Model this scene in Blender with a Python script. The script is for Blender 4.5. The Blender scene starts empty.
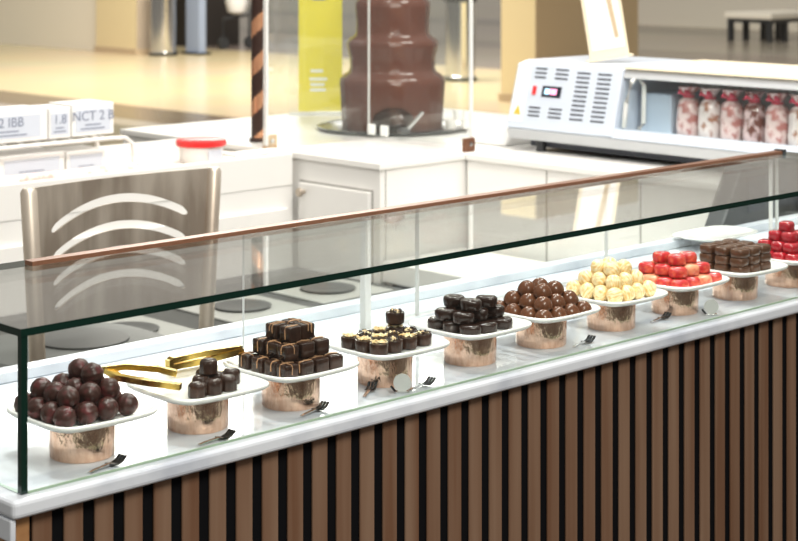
import bpy, bmesh, math, random
from mathutils import Vector, Matrix, noise
random.seed(7)
R = math.radians; PI = math.pi
C = bpy.context.scene.collection
SC = bpy.context.scene

# ------------------------------------------------------------------ materials
def mat(name, col, rough=.5, metal=0, spec=.5, bump=None, coat=0, var=None, sss=0, aniso=0, emit=None, trans=0):
    m = bpy.data.materials.new(name); m.use_nodes = True
    nt = m.node_tree; b = nt.nodes['Principled BSDF']
    b.inputs['Base Color'].default_value = (*col, 1)
    b.inputs['Roughness'].default_value = rough; b.inputs['Metallic'].default_value = metal
    b.inputs['Specular IOR Level'].default_value = spec
    b.inputs['Coat Weight'].default_value = coat; b.inputs['Coat Roughness'].default_value = .08
    if sss:
        b.inputs['Subsurface Weight'].default_value = sss; b.inputs['Subsurface Radius'].default_value = (.01, .006, .003)
    if emit:
        b.inputs['Emission Color'].default_value = (*emit[0], 1); b.inputs['Emission Strength'].default_value = emit[1]
    tc = nt.nodes.new('ShaderNodeTexCoord')
    if var:                                        # (scale, other colour, low, high, stretch)
        n = nt.nodes.new('ShaderNodeTexNoise'); n.inputs['Scale'].default_value = var[0]; n.inputs['Detail'].default_value = 5
        mp = nt.nodes.new('ShaderNodeMapping')
        if len(var) > 4: mp.inputs['Scale'].default_value = var[4]
        nt.links.new(tc.outputs['Object'], mp.inputs[0]); nt.links.new(mp.outputs[0], n.inputs['Vector'])
        r = nt.nodes.new('ShaderNodeValToRGB')
        r.color_ramp.elements[0].position = var[2]; r.color_ramp.elements[0].color = (*col, 1)
        r.color_ramp.elements[1].position = var[3]; r.color_ramp.elements[1].color = (*var[1], 1)
        nt.links.new(n.outputs['Fac'], r.inputs[0]); nt.links.new(r.outputs[0], b.inputs['Base Color'])
    if bump:                                       # (kind, scale, strength, distance)
        if bump[0] == 'noise':
            n = nt.nodes.new('ShaderNodeTexNoise'); n.inputs['Scale'].default_value = bump[1]; n.inputs['Detail'].default_value = 4; o = n.outputs['Fac']
        elif bump[0] == 'streak':
            n = nt.nodes.new('ShaderNodeTexNoise'); n.inputs['Scale'].default_value = 1; n.inputs['Detail'].default_value = 3; o = n.outputs['Fac']
            mq = nt.nodes.new('ShaderNodeMapping'); mq.inputs['Scale'].default_value = (190, 190, 75); nt.links.new(tc.outputs['Object'], mq.inputs[0])
        else:
            n = nt.nodes.new('ShaderNodeTexVoronoi'); n.inputs['Scale'].default_value = bump[1]; o = n.outputs['Distance']
        nt.links.new(mq.outputs[0] if bump[0] == 'streak' else tc.outputs['Object'], n.inputs['Vector'])
        bp = nt.nodes.new('ShaderNodeBump'); bp.inputs['Strength'].default_value = bump[2]; bp.inputs['Distance'].default_value = bump[3]
        nt.links.new(o, bp.inputs['Height']); nt.links.new(bp.outputs[0], b.inputs['Normal'])
    return m

def glass(name, haze=0.0, hazecol=(.9, .92, .9), tint=(.975, .99, .982)):
    """clear sheet: straight-through light plus a Schlick reflection, optionally a white haze painted in for reflections"""
    m = bpy.data.materials.new(name); m.use_nodes = True; nt = m.node_tree; nt.nodes.clear()
    o = nt.nodes.new('ShaderNodeOutputMaterial'); t = nt.nodes.new('ShaderNodeBsdfTransparent'); t.inputs[0].default_value = (*tint, 1)
    g = nt.nodes.new('ShaderNodeBsdfGlossy'); g.inputs['Roughness'].default_value = 0.0; g.inputs[0].default_value = (1, 1, 1, 1)
    lw = nt.nodes.new('ShaderNodeLayerWeight'); lw.inputs['Blend'].default_value = .5
    p = nt.nodes.new('ShaderNodeMath'); p.operation = 'POWER'; p.inputs[1].default_value = 5
    a = nt.nodes.new('ShaderNodeMath'); a.operation = 'MULTIPLY_ADD'; a.inputs[1].default_value = .96; a.inputs[2].default_value = .04
    mx = nt.nodes.new('ShaderNodeMixShader')
    nt.links.new(lw.outputs['Facing'], p.inputs[0]); nt.links.new(p.outputs[0], a.inputs[0])
    nt.links.new(a.outputs[0], mx.inputs[0]); nt.links.new(t.outputs[0], mx.inputs[1]); nt.links.new(g.outputs[0], mx.inputs[2])
    out = mx
    if haze:
        d = nt.nodes.new('ShaderNodeBsdfDiffuse'); d.inputs[0].default_value = (*hazecol, 1)
        tl = nt.nodes.new('ShaderNodeBsdfTranslucent'); tl.inputs[0].default_value = (*hazecol, 1)
        h = nt.nodes.new('ShaderNodeMixShader'); h.inputs[0].default_value = .5
        nt.links.new(d.outputs[0], h.inputs[1]); nt.links.new(tl.outputs[0], h.inputs[2])
        k = nt.nodes.new('ShaderNodeMixShader'); k.inputs[0].default_value = haze
        nt.links.new(mx.outputs[0], k.inputs[1]); nt.links.new(h.outputs[0], k.inputs[2]); out = k
    nt.links.new(out.outputs[0], o.inputs[0]); return m

M = dict(
 disc=mat('satin_silver_disc', (.62, .63, .62), .35), tanclamp=mat('tan_clamp', (.62, .42, .24), .5),
 marble=mat('white_marble', (.70, .74, .80), .07, spec=.32, var=(7, (.44, .48, .56), .46, .72, (1, 2.6, 1))),
 copper=mat('hammered_copper', (.95, .65, .48), .14, 1, var=(60, (.74, .45, .31), .42, .72, (2.4, 2.4, .7)), bump=('streak', 1, .6, .0025)),
 porcelain=mat('white_porcelain', (.9, .9, .88), .12, coat=.4),
 slat=mat('walnut_slat', (.15, .075, .042), .65, spec=.2, var=(9, (.225, .14, .092), .35, .65, (3.3, 6, .12))),
 black=mat('black_felt', (.004, .004, .005), .9, spec=.1),
 tanwood=mat('raw_tan_wood', (.42, .22, .09), .6, var=(30, (.28, .13, .05), .4, .7)),
 glass=glass('clear_glass'), haze=glass('reflection_haze_acrylic', .02, (.92, .93, .9)),  # white haze in the sheet colour stands in for pale reflections
 gedge=mat('dark_green_glass_edge', (.004, .022, .015), .15),
 gline=mat('pale_green_glass_edge', (.45, .6, .52), .2),
 gwhite=mat('pale_polished_edge', (.75, .76, .74), .2),
 trim=mat('brown_copper_trim', (.2, .09, .05), .3, .4),
 steel=mat('brushed_steel', (.40, .335, .27), .42, .75, var=(9, (.66, .59, .50), .42, .62, (1.6, 1, .25))),
 chrome=mat('polished_steel', (.7, .7, .7), .12, 1),
 darksteel=mat('dark_steel', (.05, .055, .06), .25, .8),
 gold=mat('gold_metal', (.72, .5, .12), .22, 1),
 white=mat('white_laminate', (.82, .81, .78), .3),
 whitein=mat('shaded_white_laminate', (.78, .72, .64), .5),  # white laminate with the shade of the recess mixed into its colour
 seam=mat('grey_seam', (.35, .34, .32), .6),
 greytop=mat('grey_worktop', (.06, .06, .057), .55), tray=mat('grey_white_board', (.36, .36, .34), .5),
 greyseat=mat('grey_vinyl', (.12, .125, .12), .5),
 dgrey=mat('charcoal_plastic', (.035, .037, .04), .4),
 mgrey=mat('mid_grey_plastic', (.08, .08, .078), .5),
 floorin=mat('kiosk_floor', (.07, .068, .065), .5),
 red=mat('red_plastic', (.75, .03, .03), .3),
 yellow=mat('yellow_paper', (.84, .70, .03), .6),
 paper=mat('white_paper', (.85, .84, .82), .6),
 ink=mat('blue_grey_ink', (.22, .25, .34), .6), pinkink=mat('pale_pink_print', (.8, .55, .5), .6),
 label=mat('pale_blue_label', (.62, .66, .74), .6),
 choc=mat('flowing_milk_chocolate', (.11, .032, .018), .2),
 truffle=mat('maroon_cocoa_truffle', (.040, .014, .010), .34, spec=.35, bump=('noise', 260, .35, .0012), var=(110, (.10, .016, .018), .48, .7)),
 dark=mat('dark_chocolate', (.024, .011, .007), .22, spec=.32, var=(60, (.05, .024, .016), .4, .7)),
 black_choc=mat('black_chocolate', (.020, .009, .006), .2, spec=.4),
 milk=mat('milk_chocolate', (.105, .036, .014), .22, spec=.4),
 brown=mat('brown_chocolate', (.085, .037, .018), .25, spec=.4),
 caramel=mat('caramel_drizzle', (.42, .23, .12), .3),
 nut=mat('chopped_nut', (.62, .36, .14), .5, var=(120, (.9, .75, .45), .4, .6)),
 whitechoc=mat('white_chocolate', (.78, .50, .17), .36, sss=.0, var=(90, (.90, .78, .50), .40, .58, (1, 1, 5))),
 redchoc=mat('coral_red_shell', (.52, .02, .025), .2, coat=.4, var=(75, (.72, .13, .07), .45, .66)), coral=mat('coral_orange_shell', (.85, .33, .18), .25, coat=.4, var=(70, (.60, .05, .04), .5, .7)),
 crimson=mat('crimson_shell', (.38, .008, .018), .16, coat=.5),
 machine=mat('pale_blue_white_enamel', (.58, .64, .73), .3), machine2=mat('light_grey_enamel', (.52, .54, .56), .35),
 vent=mat('dark_vent', (.05, .055, .07), .6), cream=mat('cream_edge', (.85, .74, .55), .5),
 screen=mat('display_black', (.02, .02, .03), .2), glowp=mat('pink_led', (.9, .3, .5), .4, emit=((1, .35, .55), 1.2)), glowb=mat('blue_led', (.4, .7, .9), .4, emit=((.5, .8, 1), 1.2)),
 bag=mat('pink_film_bag', (.88, .70, .68), .18, coat=.5, var=(38, (.55, .22, .2), .46, .6)), bag2=mat('white_film_bag', (.88, .80, .78), .18, coat=.5, var=(34, (.42, .2, .13), .5, .62)), bag3=mat('brown_film_bag', (.8, .62, .62), .18, coat=.5, var=(34, (.17, .05, .035), .42, .55)),
 pinkribbon=mat('pink_ribbon', (.85, .08, .15), .3),
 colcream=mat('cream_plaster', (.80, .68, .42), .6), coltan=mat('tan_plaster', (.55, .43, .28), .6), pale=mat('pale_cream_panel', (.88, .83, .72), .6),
 shop=mat('dark_shopfront', (.03, .025, .022), .4), blueg=mat('blue_grey_metal', (.3, .36, .48), .4),
 stripeo=mat('copper_foil_stripe', (.75, .38, .22), .25, .7), stripeb=mat('dark_brown_stripe', (.035, .016, .012), .3),
)

# floor of the mall: axis-aligned bands of tile, with far streak shadows painted as darker bands
def floor_mat():
    m = bpy.data.materials.new('mall_tile_floor'); m.use_nodes = True; nt = m.node_tree; b = nt.nodes['Principled BSDF']
    tc = nt.nodes.new('ShaderNodeTexCoord'); sx = nt.nodes.new('ShaderNodeSeparateXYZ'); nt.links.new(tc.outputs['Object'], sx.inputs[0])
    mr = nt.nodes.new('ShaderNodeMath'); mr.operation = 'DIVIDE'; mr.inputs[1].default_value = 40; nt.links.new(sx.outputs[0], mr.inputs[0])
    r = nt.nodes.new('ShaderNodeValToRGB'); r.color_ramp.interpolation = 'CONSTANT'
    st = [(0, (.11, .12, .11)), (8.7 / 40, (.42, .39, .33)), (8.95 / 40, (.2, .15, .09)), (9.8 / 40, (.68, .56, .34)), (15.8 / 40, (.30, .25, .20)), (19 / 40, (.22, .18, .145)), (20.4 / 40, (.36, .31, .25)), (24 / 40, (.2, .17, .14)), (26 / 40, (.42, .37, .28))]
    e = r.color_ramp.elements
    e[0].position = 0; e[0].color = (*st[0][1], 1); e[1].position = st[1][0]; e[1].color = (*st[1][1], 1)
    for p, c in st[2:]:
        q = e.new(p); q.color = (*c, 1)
    nt.links.new(mr.outputs[0], r.inputs[0])
    br = nt.nodes.new('ShaderNodeTexNoise'); br.inputs['Scale'].default_value = .6; br.inputs['Detail'].default_value = 3
    nt.links.new(tc.outputs['Object'], br.inputs['Vector'])
    mx = nt.nodes.new('ShaderNodeMix'); mx.data_type = 'RGBA'; mx.blend_type = 'MULTIPLY'; mx.inputs[0].default_value = .25
    nt.links.new(r.outputs[0], mx.inputs[6]); nt.links.new(br.outputs['Color'], mx.inputs[7]); nt.links.new(mx.outputs[2], b.inputs['Base Color'])
    b.inputs['Roughness'].default_value = .22
    return m
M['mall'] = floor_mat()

# ------------------------------------------------------------------ mesh helpers
class MB:
    def __init__(s): s.v = []; s.f = []; s.m = []
    def add(s, v, f, mi=0):
        o = len(s.v); s.v += [tuple(p) for p in v]; s.f += [tuple(o + i for i in q) for q in f]; s.m += [mi] * len(f); return s
    def box(s, x0, x1, y0, y1, z0, z1, mi=0):
        v = [(x, y, z) for z in (z0, z1) for y in (y0, y1) for x in (x0, x1)]
        return s.add(v, [(0, 2, 3, 1), (4, 5, 7, 6), (0, 1, 5, 4), (2, 6, 7, 3), (0, 4, 6, 2), (1, 3, 7, 5)], mi)
    def tube(s, pts, r, n=8, mi=0, flat=1.0):
        pts = [Vector(p) for p in pts]; rs = r if isinstance(r, (list, tuple)) else [r] * len(pts); v = []; f = []
        for i, p in enumerate(pts):
            t = (pts[min(i + 1, len(pts) - 1)] - pts[max(i - 1, 0)]).normalized()
            up = Vector((0, 0, 1)) if abs(t.z) < .95 else Vector((1, 0, 0))
            a = t.cross(up).normalized(); b = a.cross(t).normalized()
            for k in range(n):
                w = 2 * PI * k / n; v.append(p + a * math.cos(w) * rs[i] + b * math.sin(w) * rs[i] * flat)
        for i in range(len(pts) - 1):
            for k in range(n):
                f.append((i * n + k, i * n + (k + 1) % n, (i + 1) * n + (k + 1) % n, (i + 1) * n + k))
        f.append(tuple(range(n))[::-1]); f.append(tuple((len(pts) - 1) * n + k for k in range(n)))
        return s.add(v, f, mi)
    def lathe(s, prof, n=48, c=(0, 0), mi=0, sx=1, sy=1):
        v = []; f = []
        for (r, z) in prof:
            for k in range(n):
                w = 2 * PI * k / n; v.append((c[0] + r * sx * math.cos(w), c[1] + r * sy * math.sin(w), z))
        for i in range(len(prof) - 1):
            for k in range(n):
                f.append((i * n + k, i * n + (k + 1) % n, (i + 1) * n + (k + 1) % n, (i + 1) * n + k))
        if prof[0][0] > 1e-6: f.append(tuple(range(n))[::-1])
        if prof[-1][0] > 1e-6: f.append(tuple((len(prof) - 1) * n + k for k in range(n)))
        return s.add(v, f, mi)
    def loft(s, prof, n=48, p=5, mi=0, ax=1, ay=1, lift=0):
        """rounded-square rings: (half size, z)"""
        v = []; f = []
        for (h, z) in prof:
            for k in range(n):
                w = 2 * PI * k / n; c, q = math.cos(w), math.sin(w)
                rr = (abs(c) ** p + abs(q) ** p) ** (-1 / p)
                v.append((h * rr * c * ax, h * rr * q * ay, z + lift * max(0, rr - 1) * h))
        for i in range(len(prof) - 1):
            for k in range(n):
                f.append((i * n + k, i * n + (k + 1) % n, (i + 1) * n + (k + 1) % n, (i + 1) * n + k))
        f.append(tuple(range(n))[::-1]); f.append(tuple((len(prof) - 1) * n + k for k in range(n)))
        return s.add(v, f, mi)
    def prism(s, poly, axis, a, b, mi=0):
        """polygon extruded along an axis; poly in the two other axes in order"""
        def mk(p, t):
            return (t, p[0], p[1]) if axis == 'x' else (p[0], t, p[1]) if axis == 'y' else (p[0], p[1], t)
        n = len(poly); v = [mk(p, a) for p in poly] + [mk(p, b) for p in poly]
        f = [tuple(range(n))[::-1], tuple(range(n, 2 * n))] + [(i, (i + 1) % n, n + (i + 1) % n, n + i) for i in range(n)]
        return s.add(v, f, mi)
    def build(s, name, mats, parent=None, smooth=False, bevel=0, seg=2, angle=40):
        me = bpy.data.meshes.new(name); me.from_pydata(s.v, [], s.f); me.validate()
        bm = bmesh.new(); bm.from_mesh(me); bmesh.ops.recalc_face_normals(bm, faces=bm.faces)
        bm.to_mesh(me); bm.free()
        for m_ in (mats if isinstance(mats, (list, tuple)) else [mats]): me.materials.append(m_)
        if len(me.polygons) == len(s.m):
            me.polygons.foreach_set('material_index', s.m)
        if smooth:
            for p in me.polygons: p.use_smooth = True
            me.set_sharp_from_angle(angle=R(angle))
        o = bpy.data.objects.new(name, me); C.objects.link(o); o.parent = parent
        if bevel:
            b = o.modifiers.new('bevel', 'BEVEL'); b.width = bevel; b.segments = seg; b.limit_method = 'ANGLE'; b.angle_limit = R(35)
        return o

def tag(o, label, cat, group=None, kind=None):
    if label: o['label'] = label
    if cat: o['category'] = cat
    if group: o['group'] = group
    if kind: o['kind'] = kind
    return o
def thing(name, label, cat, loc=(0, 0, 0), rz=0, group=None):
    o = bpy.data.objects.new(name, None); C.objects.link(o); o.empty_display_size = .02
    o.location = loc; o.rotation_euler = (0, 0, rz); return tag(o, label, cat, group)
def struct(o): o['kind'] = 'structure'; return o
def copy_tree(o, parent=None):
    c = o.copy(); C.objects.link(c); c.parent = parent
    for ch in list(o.children): copy_tree(ch, c)
    return c
def pane(name, parent, lo, hi, mats, thin):
    """glass sheet whose narrow faces take the edge material"""
    m = MB(); m.box(lo[0], hi[0], lo[1], hi[1], lo[2], hi[2])
    big = {'x': (4, 5), 'y': (2, 3), 'z': (0, 1)}[thin]
    m.m = [0 if i in big else 1 for i in range(6)]
    return m.build(name, mats, parent)

TOP = .95
# ------------------------------------------------------------------ setting: floors and far shopfronts
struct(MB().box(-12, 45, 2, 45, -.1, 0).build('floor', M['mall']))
struct(MB().box(-12, 45, -14, 1.9995, -.1, 0).build('floor', mat('dark_unseen_floor', (.045, .04, .035), .8)))  # unseen floor in front, made dark to weaken reflections in the case glass
o = MB().box(16.1, 16.9, 21.05, 24.5, 0, 3.4).build('wall_back', M['shop']); struct(o)
o = MB().box(26.5, 27, 12, 21.5, 0, 3.2).build('wall_right', M['pale']); struct(o)
o = MB().box(14.4, 14.6, 21.25, 30, 0.0, 3.4).build('wall_left', M['pale']); struct(o)
for k in range(4): pass

# columns and bins across the mall
c = thing('column', 'square cream and mauve column at upper left beside the silver bin', 'column', (14.33, 20.15, 0))
MB().box(0, .36, 0, 1.0, 0, 3.4).build('shaft', M['colcream'], c)
MB().box(-.02, .38, -.02, 1.02, 0, .08).build('plinth', M['coltan'], c)
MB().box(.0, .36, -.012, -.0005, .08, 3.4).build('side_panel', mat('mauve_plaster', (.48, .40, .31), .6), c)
c = thing('column', 'broad cream and tan pier rising behind the refrigerated case', 'column', (12.76, 11.3, 0))
MB().box(0, 1.6, 0, .45, 0, 3.4).build('shaft', M['colcream'], c)
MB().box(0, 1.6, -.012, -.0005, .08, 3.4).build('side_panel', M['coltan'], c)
MB().box(-.02, 1.62, -.02, .47, 0, .08).build('plinth', M['coltan'], c)
def bin_(x, y, r, h, label, rz=0):
    t = thing('litter_bin', label, 'litter bin', (x, y, 0))
    MB().lathe([(r * .98, 0), (r * .98, .05), (r * .9, .06), (r * .9, h - .1)], 40).build('body', M['chrome'], t, smooth=True)
    MB().lathe([(r, h - .1), (r, h - .02), (r * .8, h), (r * .4, h + .01), (.0, h + .01)], 40).build('lid', M['dgrey'], t, smooth=True)
    MB().lathe([(r * 1.02, 0.0), (r * 1.02, .04)], 40).build('base_ring', M['darksteel'], t)
bin_(14.53, 19.8, .2, 1.0, 'tall silver cylindrical bin beside the square cream column at upper left')
bin_(14.35, 13.85, .19, 1.0, 'tall silver cylindrical bin seen between the fountain and the cream pier')
t = thing('display_stand', 'blue grey upright panel just right of the silver bin at upper left', 'panel', (14.93, 19.5, 0))
MB().box(0, .12, 0, .3, 0, 2.4).build('panel', M['blueg'], t); MB().box(-.05, .17, -.05, .35, -.0, .03).build('foot', M['darksteel'], t)
# stroller-like trolley in the dark shopfront
t = thing('trolley', 'small trolley with a white bundle in front of the dark shopfront', 'trolley', (16.2, 20.25, 0))
MB().lathe([(0, .5), (.13, .55), (.17, .7), (.13, .86), (0, .92)], 20).build('bundle', M['paper'], t, smooth=True)
MB().tube([(-.25, 0, .1), (-.25, 0, .45), (.25, 0, .5), (.25, 0, .1)], .025).tube([(.25, 0, .5), (.4, 0, .95)], .02).build('frame', M['dgrey'], t)
MB().box(-.15, .15, -.05, .1, .98, 1.1).build('red_cover', M['red'], t)
for x in (-.25, .25):
    MB().prism([(x + .09 * math.cos(a * PI / 8), .09 + .09 * math.sin(a * PI / 8)) for a in range(16)], 'y', -.03, .03).build('wheel', M['dgrey'], t)
# bench and table at upper right
t = thing('mall_table', 'low pale topped table with dark legs at the upper right', 'table', (23.2, 15.6, 0))
MB().box(0, 1.5, 0, .9, .36, .46).build('table_top', M['pale'], t, bevel=.02)
MB().box(.04, 1.46, .04, .86, .30, .36).build('apron', M['dgrey'], t)
for x in (.08, .5, 1.0, 1.42):
    for y in (.08, .82):
        MB().box(x - .04, x + .04, y - .04, y + .04, 0, .30).build('leg', M['dgrey'], t)

# ------------------------------------------------------------------ front counter
X0, X1 = 1.066, 3.76
cb = thing('slatted_counter', 'long counter front clad in vertical walnut slats over black backing', 'counter', (X0, 1.735, 0))
MB().box(.02, X1 - X0, .02, .46, 0, .9275).build('carcass', M['mgrey'], cb)
MB().box(.02, X1 - X0, .006, .0195, 0, .9275).build('backing_board', M['black'], cb)
m = MB(); pitch = .0429
k = 0
while True:
    a = 1.168 + .0075 - X0 + (k - 2) * pitch; b_ = a + pitch - .0165
    if b_ > X1 - X0: break
    m.box(a, b_, .0015, .0058, .0, .9275)
    k += 1
m.build('slat_cladding', M['slat'], cb, bevel=.0012, seg=1)
MB().box(.0, .019, .0, .46, 0, .9275).build('end_panel', M['tanwood'], cb, bevel=.002)
# worktop
w = thing('marble_worktop', 'white veined marble worktop running the length of the slatted counter', 'worktop', (X0, 1.72, .93))
MB().box(-.012, X1 - X0, 0, .50, -.002, .02).build('slab', M['marble'], w, bevel=.006, seg=3)
MB().box(-.012, .0075 - .012, .006, .49, -.028, -.0023).build('end_apron', M['marble'], w, bevel=.002)
MB().box(.1, X1 - X0, .470, .50, .0203, .037).build('rear_kerb', M['marble'], w, bevel=.002)

# ------------------------------------------------------------------ glass display case
gc = thing('glass_display_case', 'clear glass case with dark green edges covering the chocolates', 'display case', (1.077, 1.738, TOP))
L = 3.15 - 1.077; GZ = .182
G2 = [M['glass'], M['gedge']]; GL = [M['glass'], M['gline']]; GW = [M['glass'], M['gwhite']]
pane('front_pane', gc, (.006, 0, .0005), (L, .006, GZ - .0003), [M['glass'], M['gline']], 'y')
MB().box(.006, L, -.0022, -.0002, .0004, .0028).build('base_strip', mat('green_silicone', (.30, .42, .30), .3), gc)
MB().box(-.0025, .0058, -.0015, .0065, .0005, GZ - .0003).build('corner_edge', M['gedge'], gc)
pane('side_pane', gc, (-.002, .0068, .0005), (.004, .362, GZ - .0003), [M['glass'], M['gline']], 'x')
pane('end_pane', gc, (L - .006, .0068, .0005), (L, .362, GZ - .0003), GW, 'x')
pane('top_pane', gc, (-.004, -.003, GZ), (L, .37, GZ + .009), G2, 'z')
MB().box(.215, L - .045, .322, .341, GZ + .0093, GZ + .0155).build('rear_trim', M['trim'], gc)
MB().box(L - .0445, L - .034, .320, .343, GZ + .0093, GZ + .018).build('trim_cap', M['dgrey'], gc)
for xa in (.33, .86, 1.36):
    pass
for xa, xb in ((.62, .995), (1.0, 1.5), (1.505, 2.07)):
    pane('rear_pane', gc, (xa, .3635, .0005), (xb, .3685, GZ - .0005), GW, 'y')
MB().box(.858, .872, .345, .359, .0005, GZ - .0005).build('support_post', M['gwhite'], gc, bevel=.002)
MB().box(L - .03, L - .024, .36, .366, .0005, GZ - .0005).build('support_post', M['gwhite'], gc)
MB().box(.005, .03, .35, .372, .0005, .03).build('corner_clamp', M['chrome'], gc, bevel=.003)

# ------------------------------------------------------------------ copper cups, plates, chocolates
cupX = [1.214, 1.393, 1.553, 1.731, 1.909, 2.072, 2.246, 2.419, 2.596, 2.761]
CY = 1.822
what = ['maroon truffles', 'a few dark fluted chocolates', 'caramel drizzled cubes', 'nut topped chocolates', 'black oval chocolates',
        'milk chocolate domes', 'white chocolate balls', 'coral red ovals', 'brown flat chocolates', 'crimson chocolates']
ORD = ['first', 'second', 'third', 'fourth', 'fifth', 'sixth', 'seventh', 'eighth', 'ninth', 'tenth']
CH = .044
cupm = MB().lathe([(.0385, 0), (.0398, .0015), (.0402, .02), (.0402, CH), (.0385, CH), (.0385, .004), (.0, .004)], 72)
cup0 = cupm.build('copper_cup', M['copper'], smooth=True)
pm = MB().loft([(.036, 0), (.040, 0), (.042, .002), (.055, .002), (.0668, .006), (.0695, .0085), (.0697, .0118), (.068, .0135), (.0655, .0128), (.059, .0072), (.053, .0048), (.01, .0045)], 96, 6, lift=.06)
plate0 = pm.build('square_plate', M['porcelain'], smooth=True, angle=60)
for i, x in enumerate(cupX):
    c = cup0 if i == 0 else cup0.copy(); p = plate0 if i == 0 else plate0.copy()
    if i: C.objects.link(c); C.objects.link(p)
    c.location = (x, CY, TOP + .0003); p.location = (x, CY, TOP + CH + .0008); c.rotation_euler.z = .6 * i
    p.rotation_euler.z = random.uniform(-.03, .03)
    if i == 0: p.scale = (1.07, 1.07, 1)
    tag(c, 'hammered copper cup holding up the plate of ' + what[i] + ', ' + ORD[i] + ' from left', 'cup', 'copper cups under the plates')
    tag(p, 'square white plate carrying ' + what[i] + ', ' + ORD[i] + ' copper cup from left', 'plate', 'white plates on copper cups')
PZ = TOP + CH + .0008 + .0049

def sphere_bm(r, fn=None, seg=32, ring=20, sq=1.0):
    m = MB(); v = []; f = []
    v.append((0, 0, -r * sq))
    for j in range(1, ring):
        th = -PI / 2 + PI * j / ring
        for k in range(seg):
            a = 2 * PI * k / seg; v.append((r * math.cos(th) * math.cos(a), r * math.cos(th) * math.sin(a), r * sq * math.sin(th)))
    v.append((0, 0, r * sq)); N = len(v) - 1
    for k in range(seg):
        f.append((0, 1 + (k + 1) % seg, 1 + k)); f.append((N, 1 + (ring - 2) * seg + k, 1 + (ring - 2) * seg + (k + 1) % seg))
    for j in range(ring - 2):
        for k in range(seg):
            a = 1 + j * seg + k; b = 1 + j * seg + (k + 1) % seg; f.append((a, b, b + seg, a + seg))
    if fn: v = [tuple(Vector(p) * fn(Vector(p).normalized())) for p in v]
    return m.add(v, f)

# --- prototypes (mesh objects standing on z=0 unless centred); each returns the root object
def proto_truffle(seed):
    off = Vector((seed * 3.1, seed, 0))
    def fn(n):
        q = Matrix.Rotation(seed, 3, 'X') @ n
        ang = math.atan2(q.y, q.x)
        return 1 + .030 * math.sin(13 * q.z + 2.2 * math.sin(ang * 1.0) + seed) * (1 - .4 * abs(q.z)) + .03 * noise.noise(n * 2.2 + off)
    return sphere_bm(.0138, fn, 40, 26).build('truffle', M['truffle'], smooth=True, angle=180)
def proto_white(seed):
    def fn(n):
        q = Matrix.Rotation(seed * .9, 3, 'Y') @ (Matrix.Rotation(seed * 1.3, 3, 'X') @ n)
        ang = math.atan2(q.y, q.x)
        return 1 + .075 * abs(math.sin(5.5 * q.z + .5 * ang)) ** .6 - .04
    return sphere_bm(.0134, fn, 44, 30).build('white_chocolate_ball', M['whitechoc'], smooth=True, angle=180)
def proto_cube(seed):
    rr = random.Random(seed); h = .0116
    o = MB().loft([(h * .93, 0), (h, .001), (h, .0175), (h * .95, .019), (h * .86, .0195)], 40, 8).build('drizzled_cube', M['dark'], smooth=True, angle=50)
    m = MB()
    for i in range(rr.choice((2, 2, 3))):
        x = rr.uniform(-.007, .007); w = rr.uniform(.0006, .0009); dn = rr.uniform(.003, .011)
        ax = rr.random() < .6
        pts = [(x, -h - .0006, dn), (x + .0006, -h - .0007, .0155), (x + .0005, -h * .93, .0196), (x + rr.uniform(-.003, .003), 0, .0203), (x + .001, h * .93, .0196), (x, h + .0006, .0155), (x, h + .0006, rr.uniform(.004, .012))]
        if ax: pts = [(b, a, c) for a, b, c in pts]
        m.tube(pts, w, 6)
    m.build('caramel_drizzle', M['caramel'], o, smooth=True); return o
def proto_fluted(seed):
    m = MB(); n = 48; v = []; f = []
    prof = [(.0105, 0), (.0118, .001), (.0118, .013), (.0112, .016), (.009, .0185), (.004, .0195)]
    for r, z in prof:
        for k in range(n):
            a = 2 * PI * k / n; q = r * (1 + .035 * math.cos(8 * a)); v.append((q * math.cos(a), q * math.sin(a), z))
    for i in range(len(prof) - 1):
        for k in range(n): f.append((i * n + k, i * n + (k + 1) % n, (i + 1) * n + (k + 1) % n, (i + 1) * n + k))
    f.append(tuple(range(n))[::-1]); f.append(tuple((len(prof) - 1) * n + k for k in range(n)))
    return m.add(v, f).build('fluted_chocolate', M['dark'], smooth=True)
def proto_nutcup(seed):
    rr = random.Random(seed)
    o = MB().lathe([(.0112, 0), (.0134, .002), (.0142, .0155), (.0134, .0172), (.0112, .0175)], 36).build('nut_topped_chocolate', M['dark'], smooth=True)
    m = MB()
    for i in range(11):
        a = rr.uniform(0, 2 * PI); d = rr.uniform(0, .009); s = rr.uniform(.002, .0036)
        cx, cy, cz = d * math.cos(a), d * math.sin(a), .0178 + rr.uniform(0, .0015)
        e = Matrix.Rotation(rr.uniform(0, 3), 3, 'Z') @ Matrix.Rotation(rr.uniform(-.6, .6), 3, 'X')
        vv = [Vector(p) * s for p in ((1.3, 0, 0), (-1.2, .1, 0), (0, .8, .1), (.1, -.8, 0), (0, 0, .7), (0, .1, -.6))]
        m.add([(e @ p) + Vector((cx, cy, cz)) for p in vv], [(0, 2, 4), (2, 1, 4), (1, 3, 4), (3, 0, 4), (2, 0, 5), (1, 2, 5), (3, 1, 5), (0, 3, 5)])
    m.build('nut_topping', M['nut'], o)
    m = MB()
    for i in range(3):
        x = -.007 + .006 * i
        m.tube([(x + .003 * math.sin(t * 1.3 + i), -.011 + .0022 * t, .0195 + .0006 * math.sin(t * 2)) for t in range(11)], .0008, 5)
    m.build('white_drizzle', M['whitechoc'] if seed % 2 else M['dark'], o, smooth=True); return o
def proto_oval(seed):
    return MB().loft([(.0125, 0), (.0138, .0012), (.0148, .010), (.0142, .0135), (.0118, .0157), (.006, .0163)], 44, 2.6, ax=1.14, ay=.94).build('oval_chocolate', M['black_choc'], smooth=True)
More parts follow.
